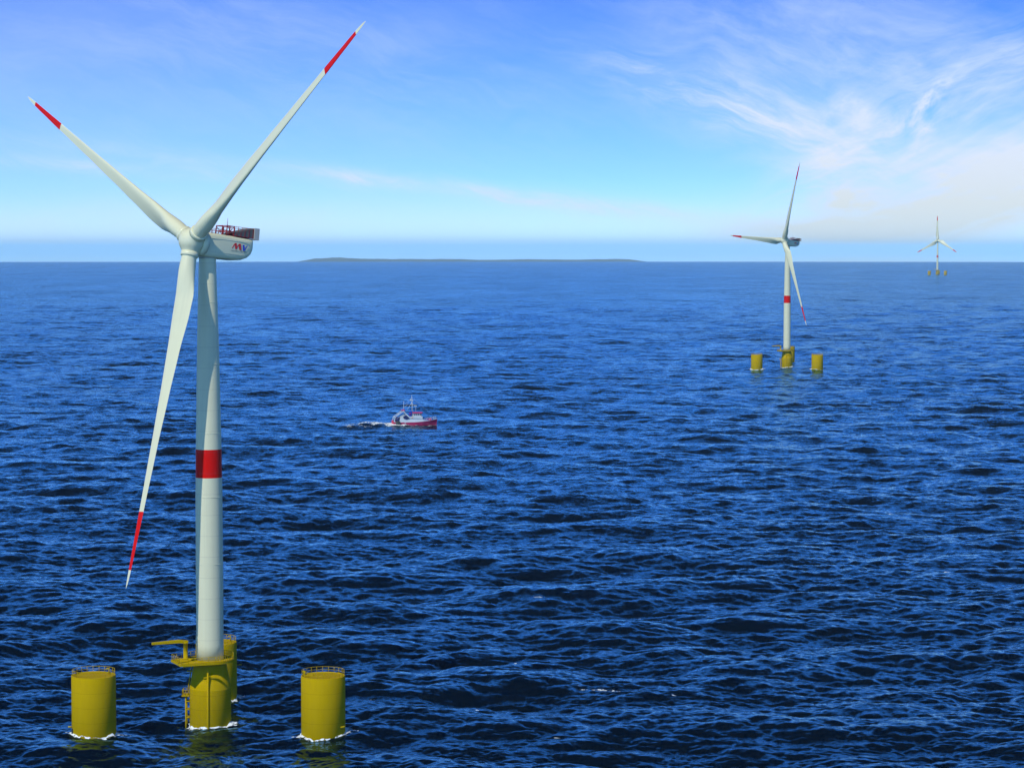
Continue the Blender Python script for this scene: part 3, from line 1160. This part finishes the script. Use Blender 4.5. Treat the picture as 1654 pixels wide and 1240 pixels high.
# ------------------------------------------------------------------ foam
class Foam:
    def __init__(self):
        self.v, self.f, self.c = [], [], []

    def ring(self, p, r, seed, out=2.6, tail=0.0):
        """ragged collar of foam round a hull standing in the sea"""
        n, m = 150, 7
        o = len(self.v)
        for i in range(n):
            a = 2 * math.pi * i / n
            nn = mnoise.fractal(Vector((math.cos(a) * 2.2 + seed * 3.1, math.sin(a) * 2.2, seed)), 0.7, 2.0, 4)
            wd = out * (0.55 + 0.55 * nn + 0.25 * math.cos(a * 2))
            wd = max(0.25, wd) * (1.0 + tail * max(0, math.cos(a)) ** 3 + tail * max(0, -math.cos(a)) ** 3)
            lift = 0.30 + 0.35 * mnoise.noise(Vector((math.cos(a) * 5 + seed, math.sin(a) * 5, 3.3)))
            for k in range(m):
                t = k / (m - 1)
                rr = r * 0.985 + wd * t
                x, y = p.x + rr * math.cos(a), p.y + rr * math.sin(a)
                z = sea_z(x, y) + 0.07 + lift * (1 - t) ** 3 * 1.2
                self.v.append((x, y, z))
                self.c.append(0.80 - 0.80 * t)
        for i in range(n):
            for k in range(m - 1):
                self.f.append((o + i * m + k, o + ((i + 1) % n) * m + k, o + ((i + 1) % n) * m + k + 1, o + i * m + k + 1))

    def strip(self, pts, widths, cover, m=9, lift=0.06):
        o = len(self.v)
        k = len(pts)
        for i, (x, y) in enumerate(pts):
            a = pts[max(0, i - 1)]; b_ = pts[min(k - 1, i + 1)]
            d = Vector((b_[0] - a[0], b_[1] - a[1])).normalized()
            s = Vector((-d.y, d.x))
            for j in range(m):
                t = j / (m - 1) * 2 - 1
                xx, yy = x + s.x * t * widths[i], y + s.y * t * widths[i]
                self.v.append((xx, yy, sea_z(xx, yy) + lift + 0.25 * lift * (1 - t * t)))
                self.c.append(cover[i] * (1 - abs(t) ** 2.0))
        for i in range(k - 1):
            for j in range(m - 1):
                self.f.append((o + i * m + j, o + (i + 1) * m + j, o + (i + 1) * m + j + 1, o + i * m + j + 1))

    def build(self, name, label, cat, group=None):
        me = bpy.data.meshes.new(name)
        me.from_pydata(self.v, [], self.f)
        at = me.attributes.new('cover', 'FLOAT', 'POINT')
        at.data.foreach_set('value', self.c)
        me.materials.append(M_foam)
        me.polygons.foreach_set('use_smooth', [True] * len(me.polygons))
        me.update()
        o = bpy.data.objects.new(name, me)
        scene.collection.objects.link(o)
        return tag(o, label, cat, group, 'stuff')


foam = Foam()
for i, (p, r) in enumerate(float_pos):
    foam.ring(p, r, i + 1.0, 1.15 if r < 4.3 else 1.5, 1.3)
foam.ring(p1, 4.06, 20.0, 1.15, 1.4)
for o in bpy.data.objects:
    if o.name.startswith('wind_turbine.'):
        foam.ring(Vector(o.location), 4.06 * o.scale[0], 30 + o.scale[0], 2.0, 0.8)
foam.build('sea_foam', 'white foam washing round the yellow columns where they meet the sea', 'foam')

caps = Foam()
rng = random.Random(5)


def cap(px, py, wpx, cov=0.62):
    p = on_sea(px, py)
    mpp = p.y / F_PX
    half = wpx * mpp / 2
    n = 14
    pts, ws, cs = [], [], []
    sl = rng.uniform(-0.5, 0.1)
    for i in range(n):
        t = i / (n - 1) * 2 - 1
        pts.append((p.x + t * half, p.y + t * half * sl + math.sin(t * 4 + px) * 0.08 * half))
        ws.append(0.15 + (0.10 * half + 0.25) * (1 - t * t))
        cs.append(cov * (1 - t * t) ** 0.5)
    caps.strip(pts, ws, cs, 7)


cap(975, 1114, 110, 0.50)
for (x, y, w_) in ((105, 876, 30), (92, 880, 14), (243, 451, 8), (79, 451, 6), (1165, 707, 14), (1242, 761, 14), (938, 1111, 30),
                   (850, 955, 16), (868, 972, 20), (830, 1068, 14), (770, 1150, 14), (900, 1190, 14), (1090, 1125, 12), (600, 1128, 12), (1440, 833, 14),
                   (1390, 875, 16), (660, 1137, 10), (1530, 925, 12), (1003, 985, 8), (1035, 990, 8), (700, 930, 14), (1600, 820, 12), (130, 1210, 24)):
    cap(x, y, w_, 0.6)
caps.build('whitecaps', 'small flecks of white foam on wave crests of the open sea', 'foam')


# ------------------------------------------------------------------ fishing boat
def make_boat():
    root = empty('fishing_boat')
    # stations: x from stern (-12) to bow (+12); half beam at deck, half beam at waterline, sheer height
    st = [(-11.6, 2.7, 2.3, 2.55), (-9, 3.0, 2.7, 2.4), (-5, 3.2, 2.95, 2.25), (0, 3.25, 2.9, 2.3), (4, 3.05, 2.4, 2.55), (7.5, 2.4, 1.5, 2.95), (10, 1.35, 0.55, 3.35), (11.6, 0.45, 0.08, 3.65), (12.2, 0.06, 0.02, 3.8)]
    prof = lambda bd, bw, sh: [(0, -1.6), (bw * 0.75, -1.2), (bw, -0.2), (bw + (bd - bw) * 0.5, sh * 0.45), (bd, sh - 0.22), (bd, sh)]
    h_ = MB()
    rows = []
    for x, bd, bw, sh in st:
        q = prof(bd, bw, sh)
        rake = lambda z: 0.35 * z if x > 9 else 0
        rows.append([(x + (0.12 * z if x > 9 else 0), y, z) for y, z in q[::-1]] + [(x + (0.12 * z if x > 9 else 0), -y, z) for y, z in q[1:]])
    n = len(rows[0])
    vs = [p for r_ in rows for p in r_]
    for i in range(len(rows) - 1):
        for j in range(n - 1):
            h_.add([rows[i][j], rows[i][j + 1], rows[i + 1][j + 1], rows[i + 1][j]], [(0, 1, 2, 3)], 1 if j in (0, n - 2) else 0, True)
    h_.add(rows[0], [list(range(n))[::-1]], 0)
    # deck
    for i in range(len(st) - 1):
        (x0, b0, _, s0), (x1, b1, _, s1) = st[i], st[i + 1]
        h_.add([(x0, b0 - 0.1, s0 - 0.5), (x0, -b0 + 0.1, s0 - 0.5), (x1, -b1 + 0.05, s1 - 0.5), (x1, b1 - 0.05, s1 - 0.5)], [(0, 1, 2, 3)], 2)
    h_.build('hull', [M_hullred, M_boatwhite, M_grey], root)
    for s_ in (1, -1):
        MB().box((-5.6, s_ * 3.13, 1.0), (0.22, 0.2, 2.2)).build('hull_stripe', M_boatwhite, root)
    # high white bulwark aft, with sloping ends
    for s_ in (1, -1):
        b_ = MB()
        poly = [(-8.6, 2.3), (-8.2, 4.6), (-5.0, 6.6), (-4.4, 6.6), (-2.4, 4.4), (2.6, 4.2), (5.6, 3.2), (7.6, 2.95), (7.6, 2.75), (4, 2.4), (-2, 2.2)]
        hull_b = lambda x: 3.0 if x < -5 else (3.22 if x < 1 else 3.22 - (x - 1) * 0.12)
        vo = [(x, s_ * (hull_b(x) - 0.02), z) for x, z in poly]
        vi = [(x, s_ * (hull_b(x) - 0.2), z) for x, z in poly]
        k = len(poly)
        b_.add(vo + vi, [list(range(k)), list(range(k, 2 * k))[::-1]] + [(i, (i + 1) % k, k + (i + 1) % k, k + i) for i in range(k)])
        b_.build('bulwark', M_boatwhite, root)
    for s_ in (1, -1):
        op = MB()
        poly = [(-6.7, 5.2), (-5.0, 6.2), (-3.0, 4.3), (-4.6, 3.6), (-6.2, 4.1)]
        k = len(poly)
        op.add([(x, s_ * 3.22, z) for x, z in poly] + [(x, s_ * 3.12, z) for x, z in poly], [list(range(k)), list(range(k, 2 * k))[::-1]] + [(i, (i + 1) % k, k + (i + 1) % k, k + i) for i in range(k)])
        op.build('side_opening', M_boatnavy, root)
    # stern gantry
    g_ = MB()
    for s_ in (1, -1):
        g_.beam((-11.2, s_ * 2.3, 2.5), (-10.9, s_ * 2.3, 5.0), 0.35, 0.35, up=(0, 1, 0))
        g_.beam((-10.9, s_ * 2.3, 5.0), (-6.2, s_ * 1.9, 8.3), 0.45, 0.35)
        g_.beam((-6.2, s_ * 1.9, 8.3), (-3.0, s_ * 2.6, 4.6), 0.4, 0.35)
    g_.beam((-6.2, -1.9, 8.3), (-6.2, 1.9, 8.3), 0.4, 0.4)
    g_.beam((-10.9, -2.3, 5.0), (-10.9, 2.3, 5.0), 0.35, 0.35)
    g_.beam((-8.6, -2.1, 6.6), (-8.6, 2.1, 6.6), 0.3, 0.3)
    g_.build('stern_gantry', M_boatwhite, root)
    MB().box((-6.1, 0, 8.7), (1.3, 3.4, 0.45)).build('gantry_cap', M_boatpink, root)
    dr = MB()
    Mx = Matrix.Translation((-8.9, 0, 3.4)) @ Matrix.Rotation(math.pi / 2, 4, 'X')
    dr.lathe([(0.6, -2.6), (1.5, -2.6), (1.5, -2.35), (1.0, -2.3), (1.0, 2.3), (1.5, 2.35), (1.5, 2.6), (0.6, 2.6)], 28, 0, Mx)
    dr.build('net_drum', M_boatnavy, root)
    for y in (-1.1, 1.1):
        MB().box((-11.75, y, 1.9), (0.4, 1.3, 2.6)).build('trawl_door', M_boatred2, root)
    for s_ in (1, -1):
        M2 = Matrix.Translation((-9.3, s_ * 3.05, 1.6)) @ Matrix.Rotation(math.pi / 2, 4, 'X')
        ty = MB().lathe([(0.5, -0.3), (1.25, -0.3), (1.4, 0), (1.25, 0.3), (0.5, 0.3)], 24, 0, M2)
        ty.build('fender', M_dark, root)
    # wheelhouse
    wh = MB()
    wh.box((0.9, 0, 3.9), (6.4, 4.6, 2.6))
    wh.prism([(-0.8, -2.2), (3.4, -2.2), (3.9, -1.3), (3.9, 1.3), (3.4, 2.2), (-0.8, 2.2)], 5.2, 7.0)
    house = wh.build('wheelhouse', M_boatwhite, root)
    for i in range(4):
        for s_ in (1, -1):
            MB().box((-0.1 + i * 1.05, s_ * 2.21, 6.25), (0.72, 0.06, 0.75)).build('window', M_glass, house)
    for i in range(3):
        MB().box((3.91, -0.85 + i * 0.85, 6.25), (0.06, 0.65, 0.75)).build('window', M_glass, house)
    MB().prism([(-1.2, -2.5), (3.7, -2.5), (4.5, -1.5), (4.5, 1.5), (3.7, 2.5), (-1.2, 2.5)], 7.0, 7.42).build('roof', M_boatpink, house)
    MB().box((-2.0, 0.2, 6.7), (1.5, 1.5, 2.9)).build('funnel', M_boatblue, root)
    MB().box((-2.5, -1.2, 6.9), (0.6, 0.6, 0.6)).build('vent', M_hullred, root)
    MB().lathe([(0.45, -0.12), (0.45, 0.12)], 18, 0, Matrix.Translation((-1.5, -2.36, 4.3)) @ Matrix.Rotation(math.pi / 2, 4, 'X')).build('lifebuoy', M_boatorange, root)
    # masts and rigging
    m_ = MB()
    m_.tube([(-1.0, 0, 5.2), (-1.3, 0, 17.2)], [0.20, 0.06], 8)
    m_.tube([(-1.1, -2.0, 13.8), (-1.1, 2.0, 13.8)], 0.09, 6)
    m_.tube([(-1.1, -1.5, 11.4), (-1.1, 1.5, 11.4)], 0.09, 6)
    m_.tube([(-3.6, 0, 9.2), (-1.2, 0, 13.0)], 0.10, 6)
    m_.tube([(1.2, 0, 11.0), (-1.2, 0, 12.0)], 0.08, 6)
    m_.tube([(0.9, 0, 7.4), (0.9, 0, 11.8)], [0.10, 0.04], 6)
    m_.box((-1.1, 0, 14.2), (0.9, 1.6, 0.3))
    m_.box((0.6, 0, 11.1), (1.5, 0.4, 0.3))
    m_.lathe([(0.05, -0.4), (0.4, -0.15), (0.4, 0.2), (0.05, 0.4)], 14, 0, Matrix.Translation((-1.9, 0, 14.3)))
    m_.build('mast', M_boatwhite, root)
    m_ = MB()
    m_.tube([(-5.8, 0, 8.5), (-5.6, 0, 13.8)], [0.14, 0.05], 6)
    m_.tube([(-5.7, 0, 10.4), (-3.0, 0, 11.9)], 0.06, 6)
    m_.build('mast', M_boatwhite, root)
    for q in ((-6.2, 0, 8.6), (11.4, 0, 4.6), (-0.9, 2.9, 4.4), (-0.9, -2.9, 4.4), (-10.9, 0, 5.1)):
        rg = MB().tube([(-1.25, 0, 15.8), q], 0.025, 5)
        rg.build('rigging', M_grey, root)
    for s_ in (1, -1):
        r_ = MB()
        pts = [(4.6, s_ * 2.9, 2.7), (6.2, s_ * 2.65, 2.85), (7.8, s_ * 2.25, 3.0), (9.2, s_ * 1.65, 3.25), (10.6, s_ * 0.95, 3.5), (11.9, s_ * 0.25, 3.75)]
        rail_on(r_, pts, 1.1, 0.05, True, False, None)
        r_.build('bow_rail', M_boatwhite, root)
    for c_, z_, mm in (((6.9, 0.4, 3.2), (1.6, 1.8, 1.3), M_boatpurple), ((5.2, -0.9, 3.2), (1.1, 1.4, 1.3), M_boatblue), ((8.6, 0, 3.4), (1.2, 1.2, 1.0), M_boatpink)):
        MB().box(c_, z_).build('deck_crate', mm, root)
    MB().lathe([(0.45, 0), (0.55, 0.3), (0.45, 0.9), (0.3, 1.2)], 14, 0, Matrix.Translation((9.8, 0, 2.95))).build('anchor_winch', M_boatblue, root)
    return root


bp = on_sea(669, 687.5)
boat = make_boat()
boat.location = (bp.x, bp.y, sea_z(bp.x, bp.y) * 0.3 + bp.z * 0.7)
BH = rad(14)
boat.rotation_euler = (0, 0, BH)
boat.scale = (0.985, 0.985, 0.94)
tag(boat, 'small red and white fishing boat with masts and stern gantry, trailing a white wake', 'fishing boat')
wk = Foam()
fx, fy = math.cos(BH), math.sin(BH)
pts = [(bp.x - fx * (10 + i * 1.6), bp.y - fy * (10 + i * 1.6)) for i in range(20)]
wk.strip(pts, [4.6 + 0.30 * i + 0.6 * math.sin(i * 0.9) for i in range(20)], [0.78 - 0.030 * i + 0.12 * math.sin(i * 1.3) for i in range(20)], 11, 0.14)
for s_ in (-1, 1):
    pts = [(bp.x + fx * (12.5 - i * 0.95) - fy * s_ * (0.4 + 3.9 * min(1, i / 8)), bp.y + fy * (12.5 - i * 0.95) + fx * s_ * (0.4 + 3.9 * min(1, i / 8))) for i in range(30)]
    wk.strip(pts, [0.7 + 0.06 * i for i in range(30)], [0.72] * 30, 7, 0.16)
wk.build('boat_wake', 'white foam wake streaming behind and alongside the fishing boat', 'wake')


# ------------------------------------------------------------------ island on the horizon
def build_island():
    Dist = 44000.0
    mpp = Dist / F_PX
    zc = lambda x, y: -(x * x + y * y) / (2 * EARTH)
    prof = [(482, 0), (490, 2.2), (505, 5.2), (520, 6.0), (535, 6.9), (546, 7.2), (560, 6.0), (585, 5.0), (610, 4.6), (650, 4.7), (690, 4.2), (720, 4.6), (755, 3.8), (790, 3.2), (830, 3.7),
            (860, 4.3), (890, 3.8), (930, 3.4), (965, 4.2), (995, 4.6), (1015, 3.9), (1030, 2.6), (1042, 0.6), (1050, 0)]
    NX, NY = 420, 16
    vs, fs = [], []
    for i in range(NX + 1):
        px = 482 + (1050 - 482) * i / NX
        hpx = next(h0 + (h1 - h0) * (px - x0) / (x1 - x0) for (x0, h0), (x1, h1) in zip(prof, prof[1:]) if x0 <= px <= x1)
        x0 = (px - 827) * mpp
        hh = hpx * mpp
        for j in range(NY + 1):
            t = j / NY
            y = Dist - 500 + 1800 * t + 180 * mnoise.noise(Vector((x0 * 0.0012, 7, 0)))
            prof_y = math.sin(math.pi * min(1, t * 1.15 + 0.0)) ** 0.6 if t < 0.87 else max(0.0, 1 - (t - 0.87) / 0.13) * 0.45
            nz = mnoise.fractal(Vector((x0 * 0.004, y * 0.004, 1.0)), 0.8, 2.1, 5)
            h_ = hh * prof_y * (1 + 0.10 * nz) + 2.5 * nz * prof_y
            z = zc(x0, y) + max(h_, 0) + (4.0 if 0 < j < NY and hh > 3 else -6.0)
            vs.append((x0, y, z))
    for i in range(NX):
        for j in range(NY):
            a = i * (NY + 1) + j
            fs.append((a, a + NY + 1, a + NY + 2, a + 1))
    b = MB().add([(x, y - Dist, z - zc(0, Dist)) for x, y, z in vs], fs, 0, True)
    o = b.build('island', M_island)
    o.location = (0, Dist, zc(0, Dist))
    tag(o, 'long low hilly island lying on the horizon in blue haze', 'island', kind='structure')
    # white houses by the shore
    hb = MB()
    hb.box((0, 0, 5), (16, 12, 10))
    rf = MB().add([(-9, -7, 10), (9, -7, 10), (9, 7, 10), (-9, 7, 10), (-9, 0, 16), (9, 0, 16)], [(0, 1, 5, 4), (2, 3, 4, 5), (0, 4, 3), (1, 2, 5), (0, 3, 2, 1)])
    root = empty('house')
    hb.build('wall', M_house, root)
    rf.build('roof', M_roof, root)
    rr = random.Random(3)
    first = True
    for px in (778, 786, 801, 812, 820, 826, 831, 846, 853, 857, 862, 868, 879, 893, 899, 905, 917, 930):
        o = root if first else copy_tree(root)
        first = False
        x0 = (px - 827) * mpp
        y = Dist - 360 + rr.uniform(0, 120)
        o.location = (x0, y, zc(x0, y) + 8 + rr.uniform(0, 10))
        o.rotation_euler = (0, 0, rr.uniform(-0.4, 0.4))
        s = rr.uniform(0.8, 1.3)
        o.scale = (s, s, s)
        tag(o, 'tiny white house near the shore of the far island', 'house', 'white houses on the island shore')


build_island()

# ------------------------------------------------------------------ haze over the sea
HAZE = 1.7e-5


def build_haze():
    m = bpy.data.materials.new('sea_haze')
    m.use_nodes = True
    g = NG(m.node_tree)
    g.n.clear()
    pv = g.n.new('ShaderNodeVolumePrincipled')
    pv.inputs['Color'].default_value = (0.56, 0.88, 1.0, 1)
    pv.inputs['Density'].default_value = HAZE
    pv.inputs['Anisotropy'].default_value = -0.3
    out = g.n.new('ShaderNodeOutputMaterial')
    g.l.new(pv.outputs[0], out.inputs['Volume'])
    b = MB().box((0, 67000, 16), (240000, 146000, 472))
    o = b.build('haze', m)
    tag(o, 'pale blue haze over the far sea', 'haze', kind='stuff')


if HAZE:
    build_haze()
scene.cycles.volume_bounces = 0
scene.cycles.max_bounces = 6
